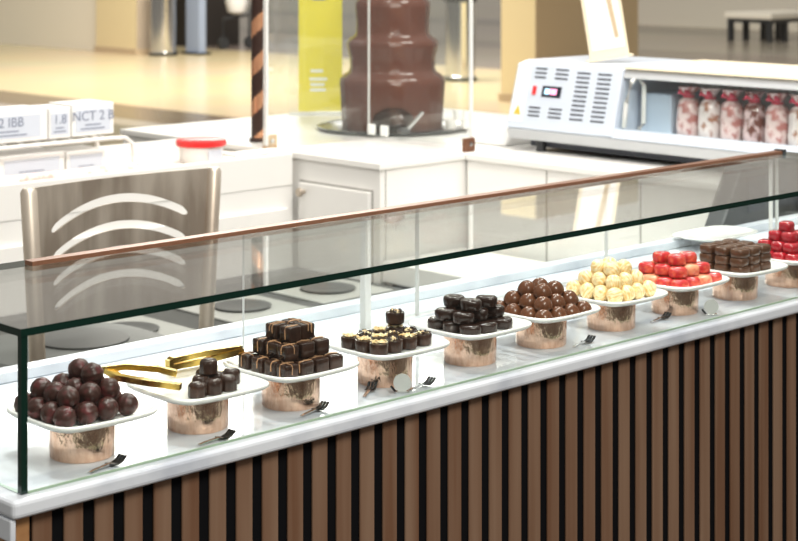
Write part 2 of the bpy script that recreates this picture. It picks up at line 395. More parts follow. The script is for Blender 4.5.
def proto_dome(seed):
    prof = [(.0152, 0), (.0156, .001)] + [(.0156 * math.cos(t * PI / 18), .001 + .0178 * math.sin(t * PI / 18)) for t in range(1, 9)] + [(.0008, .0188)]
    return MB().lathe(prof, 40).build('milk_chocolate_dome', M['milk'], smooth=True, angle=60)
def proto_redoval(seed):
    return MB().loft([(.012, 0), (.0138, .0015), (.0146, .008), (.0138, .0135), (.0112, .0165), (.006, .0175)], 44, 2.8, ax=1.1, ay=.88).build('red_oval_chocolate', M['coral' if seed % 3 == 0 else 'redchoc'], smooth=True, angle=60)
def proto_flat(seed):
    return MB().loft([(.0135, 0), (.0152, .0015), (.0158, .0075), (.0150, .0125), (.0130, .0145), (.0122, .0147), (.0105, .0138), (.004, .0136)], 44, 3.4, ax=1.0, ay=.92).build('flat_brown_chocolate', M['brown'], smooth=True, angle=50)
def proto_crimson(seed):
    return MB().loft([(.0115, 0), (.0128, .0015), (.0128, .0105), (.0118, .0142), (.0094, .0162), (.005, .0166)], 44, 3.6).build('crimson_chocolate', M['crimson'], smooth=True, angle=60)

LAY = {0: 'bottom layer', 1: 'second layer', 2: 'third layer', 3: 'top'}
def pile(idx, mk, nvar, layers, desc, cat, dx=0, dy=0, jit=.0008, rotq=None, centred=0, free=False, tilt=0):
    """layers: (nx, ny, spacing_x, spacing_y, z, skipped cells)"""
    protos = [mk(s + 1) for s in range(nvar)]; used = set(); cnt = 0
    rr = random.Random(idx * 11 + 5)
    for li, (nx, ny, sx, sy, z, skip) in enumerate(layers):
        for j in range(ny):
            for i in range(nx):
                if (i, j) in skip: continue
                v = cnt % nvar if cnt < nvar else rr.randrange(nvar)
                o = protos[v] if v not in used else copy_tree(protos[v]); used.add(v); cnt += 1
                x = cupX[idx] + dx + (i - (nx - 1) / 2) * sx + rr.uniform(-jit, jit)
                y = CY + dy + (j - (ny - 1) / 2) * sy + rr.uniform(-jit, jit)
                o.location = (x, y, PZ + z + centred)
                if centred: o.rotation_euler = (rr.uniform(0, 6), rr.uniform(0, 6), rr.uniform(0, 6))
                else: o.rotation_euler = (rr.uniform(-tilt, tilt), rr.uniform(-tilt, tilt), (rotq(rr, i, j, li)) if rotq else rr.uniform(0, 6))
                row = 'row nearest front glass' if j == 0 else ORD[j] + ' row from front glass'
                lay = 'topmost' if (li == len(layers) - 1 and nx * ny - len(skip) == 1) else LAY[li]
                tag(o, f'{desc}, {lay}, {row}, {ORD[i]} from left', cat, what[idx] + ' piled on the ' + ORD[idx] + ' plate')
q90 = lambda rr, i, j, l: rr.choice((0, PI / 2, PI, -PI / 2)) + rr.uniform(-.08, .08)
pile(0, proto_truffle, 6, [(4, 4, .0298, .0298, 0, ()), (3, 3, .0298, .0298, .0185, ()), (2, 2, .0298, .0298, .037, ((0, 0), (0, 1)))], 'maroon cocoa truffle', 'truffle', centred=.0139, dx=-.007, dy=.004)
pile(1, proto_fluted, 2, [(4, 3, .0252, .0252, 0, ((0, 2), (0, 1), (3, 2), (1, 2), (3, 0))), (1, 1, .02, .02, .0197, ())], 'dark fluted chocolate', 'chocolate', dx=.012, dy=-.008)
# two more lower pieces at the right of the second plate
pile(2, proto_cube, 6, [(4, 4, .0268, .0268, 0, ()), (3, 3, .0272, .0272, .0213, ()), (2, 2, .0265, .0265, .0426, ())], 'caramel drizzled cube', 'chocolate', rotq=q90, jit=.0013)
pile(3, proto_nutcup, 5, [(4, 3, .0292, .0292, 0, ()), (4, 3, .0292, .0292, .0222, tuple((i, j) for i in range(4) for j in range(3) if (i, j) != (3, 2)))], 'nut topped chocolate', 'chocolate', dx=.004)
pile(4, proto_oval, 2, [(3, 3, .034, .034, 0, ()), (3, 2, .034, .034, .0166, ()), (2, 2, .034, .034, .0332, ((1, 1),))], 'black oval chocolate', 'chocolate', rotq=lambda rr, i, j, l: rr.uniform(-.35, .35) - .75, jit=.0015, tilt=.05)
pile(5, proto_dome, 1, [(4, 4, .0312, .0312, 0, ()), (3, 3, .0312, .0312, .0158, ()), (2, 2, .0312, .0312, .0316, ())], 'milk chocolate dome', 'chocolate')
pile(6, proto_white, 5, [(4, 4, .0288, .0288, 0, ()), (3, 3, .0288, .0288, .0172, ()), (2, 2, .0288, .0288, .0344, ())], 'white chocolate ball', 'chocolate', centred=.0134)
pile(7, proto_redoval, 6, [(4, 4, .0312, .0305, 0, ()), (3, 3, .0315, .0315, .0178, ()), (2, 2, .033, .033, .0356, ((1, 1),))], 'coral red oval', 'chocolate', rotq=lambda rr, i, j, l: rr.uniform(-.5, .5) - .8, jit=.0014)
pile(8, proto_flat, 1, [(3, 3, .0335, .0335, 0, ()), (3, 3, .0335, .0335, .0149, ()), (3, 3, .0328, .0328, .0298, ())], 'flat brown chocolate', 'chocolate', rotq=lambda rr, i, j, l: rr.uniform(-.1, .1))
pile(9, proto_crimson, 1, [(4, 4, .0275, .0275, 0, ()), (3, 3, .0275, .0275, .0168, ()), (2, 2, .0275, .0275, .0336, ()), (1, 1, .0275, .0275, .0504, ())], 'crimson chocolate', 'chocolate', rotq=q90)

# empty platter on the rear kerb
o = MB().loft([(.05, .0), (.075, .002), (.098, .007), (.1, .009), (.097, .0095), (.085, .006), (.02, .005)], 72, 3.5, ax=1, ay=.62).build('empty_platter', M['porcelain'], smooth=True, angle=60)
o.location = (3.0, 2.155, TOP + .0183); tag(o, 'empty white oblong platter at the rear edge behind the flat brown chocolates', 'platter')

# forks
def fork(x, y, rz, label, s=1.0):
    t = thing('serving_fork', label, 'fork', (x, y, TOP + .0012), rz, 'small steel forks beside the copper cups')
    s *= .82; m = MB()
    def strip(pts, w, th=.0014):
        for a, b in zip(pts, pts[1:]):
            m.add([(a[0], a[1] - w / 2, a[2]), (a[0], a[1] + w / 2, a[2]), (b[0], b[1] + w / 2, b[2]), (b[0], b[1] - w / 2, b[2]),
                   (a[0], a[1] - w / 2, a[2] + th), (a[0], a[1] + w / 2, a[2] + th), (b[0], b[1] + w / 2, b[2] + th), (b[0], b[1] - w / 2, b[2] + th)],
                  [(0, 1, 2, 3), (7, 6, 5, 4), (0, 4, 5, 1), (1, 5, 6, 2), (2, 6, 7, 3), (3, 7, 4, 0)])
    strip([(0, 0, .002), (.012 * s, 0, .0)], .016 * s)
    m.build('head', M['darksteel'], t)
    for yy in (-.006, 0, .006):
        m = MB()
        for a, b in ((.012, .022), (.022, .030)):
            z0 = .0 if a < .02 else .002; z1 = .002 if a < .02 else .007
            strip([(a * s, yy * s, z0), (b * s, yy * s, z1)], .0046 * s)
        m.build('tine', M['darksteel'], t)
    m = MB(); strip([(-.04 * s, 0, .0), (-.03 * s, 0, .001), (0, 0, .002)], .006 * s); m.build('handle', M['chrome'], t)
fork(1.208, 1.756, R(12), 'small dark steel fork by the cup of maroon truffles')
fork(1.372, 1.752, R(4), 'small dark steel fork by the cup of few fluted chocolates')
fork(1.55, 1.768, R(14), 'small dark steel fork by the cup of caramel drizzled cubes')
fork(1.672, 1.792, R(35), 'steel fork left of the crossed pair by the nut topped cup')
fork(1.748, 1.762, R(10), 'steel fork right of the pair by the nut topped cup')
fork(2.118, 1.772, R(10), 'small dark steel fork by the cup of milk chocolate domes')
fork(2.345, 1.795, R(8), 'small dark steel fork between white balls and coral ovals')
# round disc clips
for x, y, l in ((2.436, 1.758, 'round silver disc clip on the marble near the coral red plate'), (1.703, 1.757, 'round silver disc clip on the marble before the nut topped cup')):
    t = thing('sign_clip', l, 'clip', (x, y, TOP + .0003), R(-40))
    MB().box(-.010, .010, -.005, .005, 0, .003).build('foot', M['chrome'], t, bevel=.001)
    MB().tube([(0, -.0005, .0145), (0, .002, .0145)], .0125, 28).build('disc', M['disc'], t)
    MB().tube([(-.010, 0, .003), (-.016, 0, .010)], .0016, 8).build('clamp_arm', M['darksteel'], t)

# gold tongs (z about plate rim)
def strip3(m, pts, w, th=.0075):
    """ribbon along pts, width across in the horizontal plane"""
    pts = [Vector(p) for p in pts]; v = []
    for i, p in enumerate(pts):
        t = (pts[min(i + 1, len(pts) - 1)] - pts[max(i - 1, 0)]).normalized()
        ss = t.cross(Vector((0, 0, 1))); ss = ss.normalized() if ss.length > 1e-4 else Vector((1, 0, 0)); up = ss.cross(t).normalized()
        for a, b in ((-1, -1), (1, -1), (1, 1), (-1, 1)): v.append(p + ss * a * w / 2 + up * b * th / 2)
    f = [(0, 1, 2, 3), tuple(4 * (len(pts) - 1) + k for k in (3, 2, 1, 0))]
    for i in range(len(pts) - 1):
        for k in range(4): f.append((4 * i + k, 4 * (i + 1) + k, 4 * (i + 1) + (k + 1) % 4, 4 * i + (k + 1) % 4))
    m.add(v, f)
t = thing('gold_tongs', 'open gold tongs resting between the truffles and the fluted chocolates', 'tongs', (1.283, 1.868, 1.036))
m = MB(); strip3(m, [(.0, .0, .001), (.02, -.0105, .0025), (.055, -.033, -.003), (.075, -.047, -.010)], .011); m.build('upper_arm', M['gold'], t, smooth=True, angle=30)
m = MB(); strip3(m, [(.0, .0, -.001), (.0, -.025, -.006), (.022, -.06, -.010), (.048, -.092, -.014)], .011); m.build('lower_arm', M['gold'], t, smooth=True, angle=30)
m = MB(); m.tube([(-.002, .002, -.004), (-.002, .002, .004)], .0045, 12); m.build('hinge', M['gold'], t)
t = thing('gold_tongs', 'closed gold tongs lying behind the few dark fluted chocolates', 'tongs', (1.430, 1.885, 1.021), R(-6))
m = MB(); strip3(m, [(-.035, 0, .001), (-.03, 0, .004), (.02, .001, .006), (.08, .002, .004)], .012); m.build('upper_arm', M['gold'], t)
m = MB(); strip3(m, [(-.035, 0, -.001), (-.03, 0, -.005), (.02, -.001, -.004), (.08, -.002, .001)], .012); m.build('lower_arm', M['gold'], t)
m = MB(); m.box(-.037, -.034, -.006, .006, -.006, .005); m.build('hinge', M['gold'], t)

# ------------------------------------------------------------------ behind the counter: stool, low tables
struct(MB().box(.2, 5.2, 2.25, 4.9, .0005, .012).build('trim_1', M['floorin']))
t = thing('counter_stool', 'steel backed stool with four curved slots standing behind the glass case', 'stool', (2.105, 3.0, .012))
Wd, zt = .232, 1.083; zb = .79; m = MB()
arcs = [(1.0, .0175), (.944, .017), (.892, .0165), (.842, .016)]
nu = 120; us = [-1 + 2 * i / nu for i in range(nu + 1)]
def rows_at(u):
    zz = [zb]
    c = (u + .02) / .80
    for za, hh in reversed(arcs):
        zc = za + .048 * (1 - c * c) - .010
        h = hh * .5 * min(1, max(0, (1 - abs(c)) * 14)) ** .5 if abs(c) < 1 else 0
        zz += [zc - h, zc + h] if abs(c) < 1 else [zc, zc]
    return [max(zb, q) for q in zz] + [zt]
vs_ = []; fs_ = []
for i, u in enumerate(us):
    for z in rows_at(max(-.82, min(.78, u))):
        w_ = 1 - .10 * (zt - z) / (zt - zb) * .7
        vs_.append((u * (Wd - .012) * w_, .022 * (1 - u * u), z))
K = 10
for i in range(nu):
    um = (us[i] + us[i + 1]) / 2
    for k in range(K - 1):
        if k % 2 == 1 and -.82 < um < .78: continue
        fs_.append((i * K + k, (i + 1) * K + k, (i + 1) * K + k + 1, i * K + k + 1))
m.add(vs_, fs_); o = m.build('backrest', M['steel'], t); s_ = o.modifiers.new('thickness', 'SOLIDIFY'); s_.thickness = .004; s_.offset = 0
for s in (-1, 1):
    MB().tube([(s * Wd * .80, 0, .02), (s * Wd * .88, 0, .62), (s * Wd, 0, 1.075), (s * Wd, 0, 1.083)], [.014, .016, .017, .012], 20).build('rear_post', M['steel'], t, smooth=True)
    MB().tube([(s * .16, .35, .0), (s * .15, .32, .66)], .014, 14).build('leg', M['steel'], t, smooth=True)
MB().loft([(.19, .66), (.205, .668), (.21, .69), (.2, .702), (.15, .708)], 56, 3, ax=1, ay=.93).build('seat', M['greyseat'], t, smooth=True).location = (0, .2, 0)
MB().lathe([(.0, .0005), (.10, .0005), (.1, .004), (.095, .005), (0, .005)], 40).build('seat_pad', M['mgrey'], t, smooth=True).location = (.03, .2, .708)
MB().tube([(-.18, .03, .3), (-.155, .33, .3), (.155, .33, .3), (.18, .03, .3)], .009, 10).build('foot_rail', M['steel'], t, smooth=True)

t = thing('low_worktable', 'low grey worktable behind the case carrying square white trays', 'table', (2.2, 3.42, .012))
MB().box(-.35, 1.2, -.02, .55, .57, .6).build('table_top', M['greytop'], t, bevel=.004)
for x in (.05, 1.15):
    for y in (.03, .5): MB().box(x - .02, x + .02, y - .02, y + .02, 0, .57).build('leg', M['steel'], t)
for i, (x, y, l) in enumerate(((2.52, 3.58, 'square white tray with round grey dish on low table, leftmost'), (2.90, 3.60, 'square white tray with round grey dish, middle of low table'), (3.22, 3.62, 'square white tray with round grey dish nearest the white bench'))):
    r_ = thing('dish_tray', l, 'tray', (x, y, .6123), group='square trays on the low worktable')
    MB().box(-.13, .13, -.13, .13, 0, .006).build('board', M['tray'], r_, bevel=.002)
    MB().lathe([(.05, .0062), (.07, .0062), (.078, .012), (.074, .013), (.06, .009), (0, .008)], 40).build('dish', M['mgrey'], r_, smooth=True)
t = thing('white_bench', 'white low bench under the right return counter', 'bench', (3.42, 2.75, .012))
MB().box(0, .33, 0, .86, .6, .66).build('bench_top', M['white'], t, bevel=.004)
MB().box(.02, .31, .02, .84, 0, .6).build('carcass', M['mgrey'], t)
# dark till at right
t = thing('till_screen', 'charcoal slanted till back standing behind the crimson chocolates', 'till', (3.36, 2.29, .012))
MB().prism([(-.15, .0), (.38, .0), (.38, 1.06), (-.07, 1.06), (-.15, .93)], 'y', 0, .05).build('housing', M['dgrey'], t, bevel=.006)
MB().box(-.05, .36, -.004, -.0003, .96, 1.04).build('screen', M['vent'], t)

# ------------------------------------------------------------------ white back counters
bc = thing('back_counter', 'long white back counter with open tray top at left', 'counter', (0.2, 3.99, .012))
LX = 3.41 - .2 - .003
MB().box(0, LX, 0, .5, .06, .84).build('carcass', M['white'], bc)
MB().box(.02, LX, .03, .47, 0, .06).build('kick_board', M['seam'], bc)
MB().box(0, LX, -.002, .022, .8403, .938).build('front_rim', M['white'], bc, bevel=.003)
MB().box(0, LX, .478, .50, .8403, .945).build('rear_rim', M['white'], bc, bevel=.003)
MB().box(0, .02, .0225, .4775, .8403, .938).build('end_rim', M['white'], bc)
MB().box(0, LX, .0225, .4775, .8403, .917).build('tray_floor', M['whitein'], bc)
for xa, xb in ((0, 1.05), (1.06, 2.1), (2.11, LX - .02)):
    MB().box(xa + .004, xb - .004, -.012, -.0005, .09, .775).build('door', M['white'], bc, bevel=.002)
# fountain block
fb = thing('fountain_cabinet', 'white cabinet with panel door carrying the chocolate fountain', 'cabinet', (3.43, 3.63, .012))
MB().box(0, 1.3, 0, 1.27, .06, .918).build('carcass', M['white'], fb)
MB().box(.03, 1.27, .03, 1.2, 0, .06).build('kick_board', M['seam'], fb)
MB().box(-.008, 1.31, -.008, 1.28, .9183, .938).build('cabinet_top', M['white'], fb, bevel=.003)
d = MB().box(-.014, -.0005, .035, .345, .1, .85).build('door', M['white'], fb, bevel=.002)
MB().box(-.0008, -.0002, .028, .352, .094, .857).build('door_seam', M['seam'], fb)
o = MB().tube([(-.0145, .315, .825), (-.03, .315, .825), (-.032, .315, .825), (-.04, .315, .825)], [.006, .006, .014, .012], 16).build('knob', M['steel'], d, smooth=True)
MB().box(.02, .023, -.0015, -.0002, .06, .915).build('side_seam', M['seam'], fb)
# return counter at right (below the refrigerated case)
rc = thing('return_counter', 'white return counter at right carrying the refrigerated case', 'counter', (3.78, 1.9, .012))
MB().box(0, .92, 0, 1.718, .06, .918).build('carcass', M['white'], rc)
MB().box(.03, .9, .02, 1.69, 0, .06).build('kick_board', M['seam'], rc)
MB().box(-.008, .93, 0, 1.719, .9183, .938).build('counter_top', M['white'], rc, bevel=.003)
for y in (.3, .68, 1.06, 1.4): MB().box(-.0015, -.0002, y, y + .005, .06, .915).build('panel_seam', M['seam'], rc)

# items on the back counter (tray floor z .88, rim .95)
ZB = .9293
def carton(x, y, z, w, d_, h, rz, label, group, text=None, pr='label'):
    t = thing('carton', label, 'box', (x, y, z), rz, group)
    MB().box(-w / 2, w / 2, -d_ / 2, d_ / 2, 0, h).build('box_body', M['paper'], t, bevel=.002)
    MB().box(-w * .42, w * .42, -d_ / 2 - .0012, -d_ / 2 - .0003, h * .12, h * .82).build('printed_label', M[pr], t)
    if text:
        cu = bpy.data.curves.new('text', 'FONT'); cu.body = text; cu.size = h * .42; cu.extrude = .0004; cu.align_x = 'CENTER'
        to = bpy.data.objects.new('text', cu); C.objects.link(to)
        dg = bpy.context.evaluated_depsgraph_get(); me = bpy.data.meshes.new_from_object(to.evaluated_get(dg)); bpy.data.objects.remove(to)
        me.materials.append(M['ink']); lo = bpy.data.objects.new('lettering', me); C.objects.link(lo); lo.parent = t
        lo.location = (0, -d_ / 2 - .0017, h * .48); lo.rotation_euler = (PI / 2, 0, 0)
    m = MB()
    for i, ww in enumerate((.3, .2)):
        m.box(-w * ww, w * ww * .9, -d_ / 2 - .0019, -d_ / 2 - .0013, h * (.2 + .12 * i), h * (.24 + .12 * i))
    m.build('small_print', M['ink'], t)
carton(2.30, 4.22, ZB, .38, .13, .07, 0, 'long flat white carton at far left, lower row', 'white cartons on the back counter')
carton(2.605, 4.22, ZB, .21, .13, .07, 0, 'flat white carton in the lower row, middle', 'white cartons on the back counter')
carton(2.785, 4.22, ZB, .13, .12, .066, 0, 'flat white carton in the lower row, nearest the red lidded tub', 'white cartons on the back counter')
t = thing('wire_shelf', 'white wire shelf with rounded end holding the upper cartons', 'shelf', (1.94, 4.2, ZB))
for y in (-.09, .09):
    MB().tube([(-.25, y, .1), (.90, y, .1), (.945, y, .098), (.968, y, .08), (.972, y, .05), (.972, y, .001)], .006, 10).build('rail', M['white'], t, smooth=True)
m = MB()
for i in range(22): m.tube([(-.22 + i * .052, -.09, .107), (-.22 + i * .052, .09, .107)], .002, 6)
m.build('cross_wires', M['chrome'], t)
MB().tube([(-.22, -.09, .1), (-.22, -.09, .001)], .006, 8).build('rear_leg', M['white'], t); MB().tube([(-.22, .09, .1), (-.22, .09, .001)], .006, 8).build('rear_leg', M['white'], t)
UZ = ZB + .1093
carton(2.50, 4.2, UZ, .29, .12, .088, 0, 'white carton with blue grey print on wire shelf, leftmost', 'white cartons on the wire shelf', 'CT 2 IBB')
carton(2.685, 4.2, UZ, .07, .12, .085, 0, 'narrow white carton between two wider ones on the wire shelf', 'white cartons on the wire shelf', '1.8')
carton(2.795, 4.2, UZ, .14, .12, .09, 0, 'white carton on the rounded end of the wire shelf', 'white cartons on the wire shelf', 'NCT 2 B')
m = thing('candy_packets', 'row of pale pink printed sachets before the flat cartons', 'sachets', (2.5, 4.075, ZB + .0))
MB().box(-.4, .40, -.02, .02, 0, .028).build('sachet_row', mat('pink_speckle', (.85, .8, .76), .5, var=(30, (.85, .45, .4), .5, .62)), m, bevel=.008)
m['kind'] = 'stuff'
t = thing('red_lidded_tub', 'white round tub with bright red lid on the back counter', 'tub', (3.17, 4.13, ZB))
MB().lathe([(.056, 0), (.064, .01), (.066, .05)], 40).build('tub_body', M['paper'], t, smooth=True)
MB().lathe([(.072, .0505), (.075, .053), (.075, .066), (.07, .070), (.02, .071)], 40).build('lid', M['red'], t, smooth=True)
MB().box(-.025, .025, -.069, -.067, .012, .042).build('tub_label', M['label'], t)
o = MB().box(-.1, .1, -.035, .035, 0, .007).build('paper_slip', M['paper']); o.location = (3.31, 4.05, .9383+.0125); tag(o, 'white slip lying by the tan block at the counter rim', 'paper')
# striped post
t = thing('striped_post', 'upright post spiralled in dark brown and copper stripes', 'post', (3.52, 4.29, .9503))
n = 40; Hh = 1.0; rp = .022; m = MB(); v = []; f = []; mi = []
rows = 200
for j in range(rows + 1):
    for k in range(n):
        a = 2 * PI * k / n; v.append((rp * math.cos(a), rp * math.sin(a), Hh * j / rows))
for j in range(rows):
    for k in range(n):
        f.append((j * n + k, j * n + (k + 1) % n, (j + 1) * n + (k + 1) % n, (j + 1) * n + k))
        ph = (j / rows * Hh / .125 - (k / n) * 1.0 + .42) % 1; mi.append(0 if ph < .58 else 1)
m.add(v, f); m.m = mi; m.build('pole', [M['stripeb'], M['stripeo']], t, smooth=True)
MB().lathe([(.028, 0), (.028, .012), (.023, .014)], 30).build('base', M['stripeb'], t)
# guard glass round the fountain
gg = thing('guard_glass', 'tall clear glass screens standing around the chocolate fountain', 'glass screen', (3.43, 3.64, .9503))
HZ = [M['haze'], M['gwhite']]
pane('screen_pane', gg, (.394, .012, .012), (.400, .462, .9), HZ, 'x')
pane('screen_pane', gg, (-.026, .465, .012), (.400, .471, .9), HZ, 'y')
MB().box(-.034, -.026, .460, .474, .012, .9).build('corner_strip', M['gwhite'], gg)
MB().box(.392, .402, .004, .0115, .012, .9).build('corner_strip', M['gwhite'], gg)
for (x, y, mt) in ((.378, .006, 'trim'), (.0, .487, 'tanclamp')):
    b = MB().box(x - .024, x + .024, y - .012, y - .0005 + .004 * (mt != 'trim'), 0, .042).build('floor_clamp', M[mt], gg, bevel=.003)
    MB().tube([(x, y - .0125, .024), (x, y - .018, .024)], .007, 12).build('screw', M['chrome'], b)
for (y) in (.38, .44): MB().box(.382, .3935, y - .016, y + .016, .015, .05).build('clear_clamp', M['gwhite'], gg, bevel=.004)
# chocolate fountain
fx, fy = 4.085, 4.262; z0 = .9503
ft = thing('chocolate_fountain', 'tall tiered fountain of flowing milk chocolate on a round tray', 'fountain', (fx, fy, z0))
def yz(y): return 1.585 - (y + 58) * .003376 - z0
MB().lathe([(.19, 0), (.25, .004), (.258, .012), (.254, .014), (.24, .008), (.0, .007)], 64).build('tray', M['darksteel'], ft, smooth=True)
pr = [(50, 128), (51, 118), (52, 100), (53, 84), (52.5, 79), (49, 75), (44, 72), (42.5, 68), (43, 58), (45.5, 47), (46, 43), (43, 39), (38, 36), (36.5, 32), (36.5, 20), (37.5, 8), (37.5, 3), (33, -2), (27, -6), (25, -12), (26, -32), (28, -42), (24, -47), (15, -52), (13, -60), (12, -72), (6, -78), (0, -79)]
pr = [(a * .003376, yz(b)) for a, b in pr]; pr[0] = (pr[0][0], .0075)
m = MB(); n = 96; v = []; f = []
for r, z in pr:
    for k in range(n):
        a = 2 * PI * k / n; q = r * (1 + .008 * math.sin(11 * a + 9 * z) + .005 * math.sin(23 * a)); v.append((q * math.cos(a), q * math.sin(a), z))
for i in range(len(pr) - 1):
    for k in range(n): f.append((i * n + k, i * n + (k + 1) % n, (i + 1) * n + (k + 1) % n, (i + 1) * n + k))
m.add(v, f).build('chocolate_flow', M['choc'], ft, smooth=True, angle=70)
MB().lathe([(0, -.9 * .03), (.05, -.02), (.068, .0), (.058, .03), (.03, .05), (0, .055)], 32, sx=1, sy=1.15).build('dark_opening', M['black_choc'], ft, smooth=True).location = (-.115, -.125, .036)
t = thing('tasting_spoon', 'dark spoon leaning at the foot of the chocolate fountain', 'spoon', (3.90, 4.0, .9645))
MB().tube([(0, 0, .02), (.02, -.02, .05), (.035, -.035, .075)], .006, 8).build('handle', M['chrome'], t, smooth=True)
sb = sphere_bm(.022, None, 20, 12, .55).build('bowl', M['dgrey'], t, smooth=True, angle=180); sb.location = (-.008, .008, .013)
for a, b, z, l in ((0, 0, 0, 'lower left'), (.045, -.03, 0, 'lower right'), (.0225, -.015, .0305, 'uppermost')):
    o = MB().lathe([(.016, 0), (.02, .03), (.018, .03), (.014, .003), (0, .003)], 20).build('small_cup', M['paper'], smooth=True); o.location = (4.14 + a, 4.04 + b, .9645 + z)
    tag(o, 'little white cup right of the fountain foot, ' + l + ' of three', 'cup', 'little cups beside the fountain')
# yellow notice
t = thing('yellow_notice', 'bright yellow notice in a clear stand left of the fountain', 'sign', (4.24, 4.80, .9503), R(-44))
MB().box(-.085, .075, 0, .006, .012, .56).build('yellow_card', M['yellow'], t)
pane('clear_cover', t, (-.12, -.006, .004), (.08, -.002, .6), [M['haze'], M['gwhite']], 'y')
MB().box(-.12, .08, -.04, .05, 0, .0035).build('stand_foot', M['gwhite'], t)
m = MB()
for z, w in ((.085, .045), (.125, .05), (.155, .035), (.105, .04)): m.box(-.03 - w * .3, -.03 + w, -.0014, -.0004, z, z + .011)
m.build('white_print', M['paper'], t)
m = MB()
for i in range(4): m.box(-.035, .015, -.0014, -.0004, .42 + .022 * i, .43 + .022 * i)
m.build('dark_print', M['seam'], t)
# folded white paper bag between fountain and machine
o = MB().prism([(0, 0), (.17, 0), (.15, .03), (.10, .06), (.03, .055)], 'y', -.09, .09).build('paper_bag', M['paper'], bevel=.01); o.location = (3.98, 3.74, .9503)
tag(o, 'folded white paper bag beside the left end of the refrigerated case', 'bag')

# ------------------------------------------------------------------ refrigerated case
rf = thing('refrigerated_case', 'pale refrigerated counter case with vented control panel and glass front', 'refrigerated case', (3.93, 3.60, .9503))
MZ = .9503
def z_(a): return a - MZ
# local: x from 0 (front) backwards, y from 0 towards negative
MB().prism([(.0, z_(1.018)), (.012, z_(.985)), (.45, z_(.985)), (.45, z_(1.018))], 'y', -1.75, 0).build('lower_body', M['machine2'], rf, bevel=.006)
MB().box(.06, .42, -1.7, -.05, .012, z_(.9847)).build('gap_shade', M['vent'], rf)  # dark block painting the shade in the gap below the body
for y in (-.1, -.9, -1.65):
    for x in (.05, .4): MB().tube([(x, y, 0), (x, y, z_(.9848))], .016, 14).build('foot', M['dgrey'], rf)
ctl = MB().prism([(.0, z_(1.0185)), (.055, z_(1.212)), (.10, z_(1.222)), (.44, z_(1.222)), (.44, z_(1.0185))], 'y', -.415, 0).build('control_housing', M['machine'], rf, bevel=.005)
sl = (.055) / (1.212 - 1.0185); nrm = Vector((-1, 0, sl)).normalized()
def onp(y0, y1, za, zb, dep, mt, name, parent=ctl):
    """thin plate lying on the leaning control panel"""
    m = MB(); v = []
    for dd in (.0004, dep):
        for y, z in ((y0, za), (y1, za), (y1, zb), (y0, zb)): v.append(Vector((sl * (z - z_(1.0185)), y, z)) + nrm * dd)
    m.add(v, [(0, 1, 2, 3), (4, 5, 6, 7), (0, 1, 5, 4), (1, 2, 6, 5), (2, 3, 7, 6), (3, 0, 4, 7)])
    return m.build(name, mt, parent)
def vents(name, y0, y1, zs):
    m = MB()
    for za in zs:
        v = []
        for dd in (.0004, .0014):
            for y, z in ((y0, za), (y1, za), (y1, za + .0045), (y0, za + .0045)): v.append(Vector((sl * (z - z_(1.0185)), y, z)) + nrm * dd)
        m.add(v, [(0, 1, 2, 3), (4, 5, 6, 7), (0, 1, 5, 4), (1, 2, 6, 5), (2, 3, 7, 6), (3, 0, 4, 7)])
    m.build(name, M['vent'], ctl)
Z = lambda a: z_(a)
vents('vent_slots', -.080, -.125, [Z(1.172 + .013 * i) for i in range(3)]); vents('vent_slots', -.160, -.21, [Z(1.172 + .013 * i) for i in range(3)])
vents('vent_slots', -.080, -.125, [Z(1.058 + .012 * i) for i in range(3)]); vents('vent_slots', -.160, -.21, [Z(1.058 + .012 * i) for i in range(3)])
vents('vent_slots', -.245, -.295, [Z(1.058 + .0135 * i) for i in range(11)]); vents('vent_slots', -.325, -.375, [Z(1.058 + .0135 * i) for i in range(11)])
onp(-.083, -.096, Z(1.122), Z(1.147), .004, M['red'], 'power_switch')
sc = onp(-.12, -.195, Z(1.118), Z(1.15), .002, M['screen'], 'display')
onp(-.132, -.150, Z(1.126), Z(1.142), .003, M['glowb'], 'blue_digit', sc); onp(-.154, -.178, Z(1.126), Z(1.142), .003, M['glowp'], 'pink_digit', sc)
m = MB(); v = [Vector((sl * (z - z_(1.0185)), y, z)) + nrm * .002 for y, z in ((-.022, Z(1.06)), (-.05, Z(1.06)), (-.036, Z(1.088)))]
m.add(v + [p - nrm * .0014 for p in v], [(0, 1, 2), (5, 4, 3), (0, 1, 4, 3), (1, 2, 5, 4), (2, 0, 3, 5)]); m.build('warning_triangle', mat('hazard_yellow', (.75, .45, .05), .5), ctl)
onp(-.008, -.06, Z(1.04), Z(1.2), .0012, M['paper'], 'paper_sticker')
# display section
MB().box(.40, .44, -1.75, -.416, z_(1.0185), z_(1.2190)).build('rear_wall', M['white'], rf)
MB().prism([(.05, z_(1.1890)), (.06, z_(1.2170)), (.44, z_(1.2230)), (.44, z_(1.2100)), (.08, z_(1.1870))], 'y', -1.75, -.416).build('top_rail', M['machine2'], rf, bevel=.003)
MB().prism([(.048, z_(1.2175)), (.05, z_(1.2235)), (.44, z_(1.2250)), (.44, z_(1.2235))], 'y', -1.75, -.416).build('top_lid', M['cream'], rf)
MB().prism([(.0, z_(1.0185)), (.01, z_(1.045)), (.03, z_(1.045)), (.03, z_(1.0185))], 'y', -1.75, -.416).build('front_sill', M['machine'], rf)
gl = MB(); A = Vector((.012, 0, z_(1.0455))); B = Vector((.053, 0, z_(1.1885)))
gl.add([(A.x, -.43, A.z), (A.x, -1.74, A.z), (B.x, -1.74, B.z), (B.x, -.43, B.z)], [(0, 1, 2, 3)])
g_ = gl.build('glass_front', M['glass'], rf); s_ = g_.modifiers.new('thickness', 'SOLIDIFY'); s_.thickness = .003
MB().box(.03, .395, -1.73, -.42, z_(1.0187), z_(1.024)).build('inner_tray', M['label'], rf)
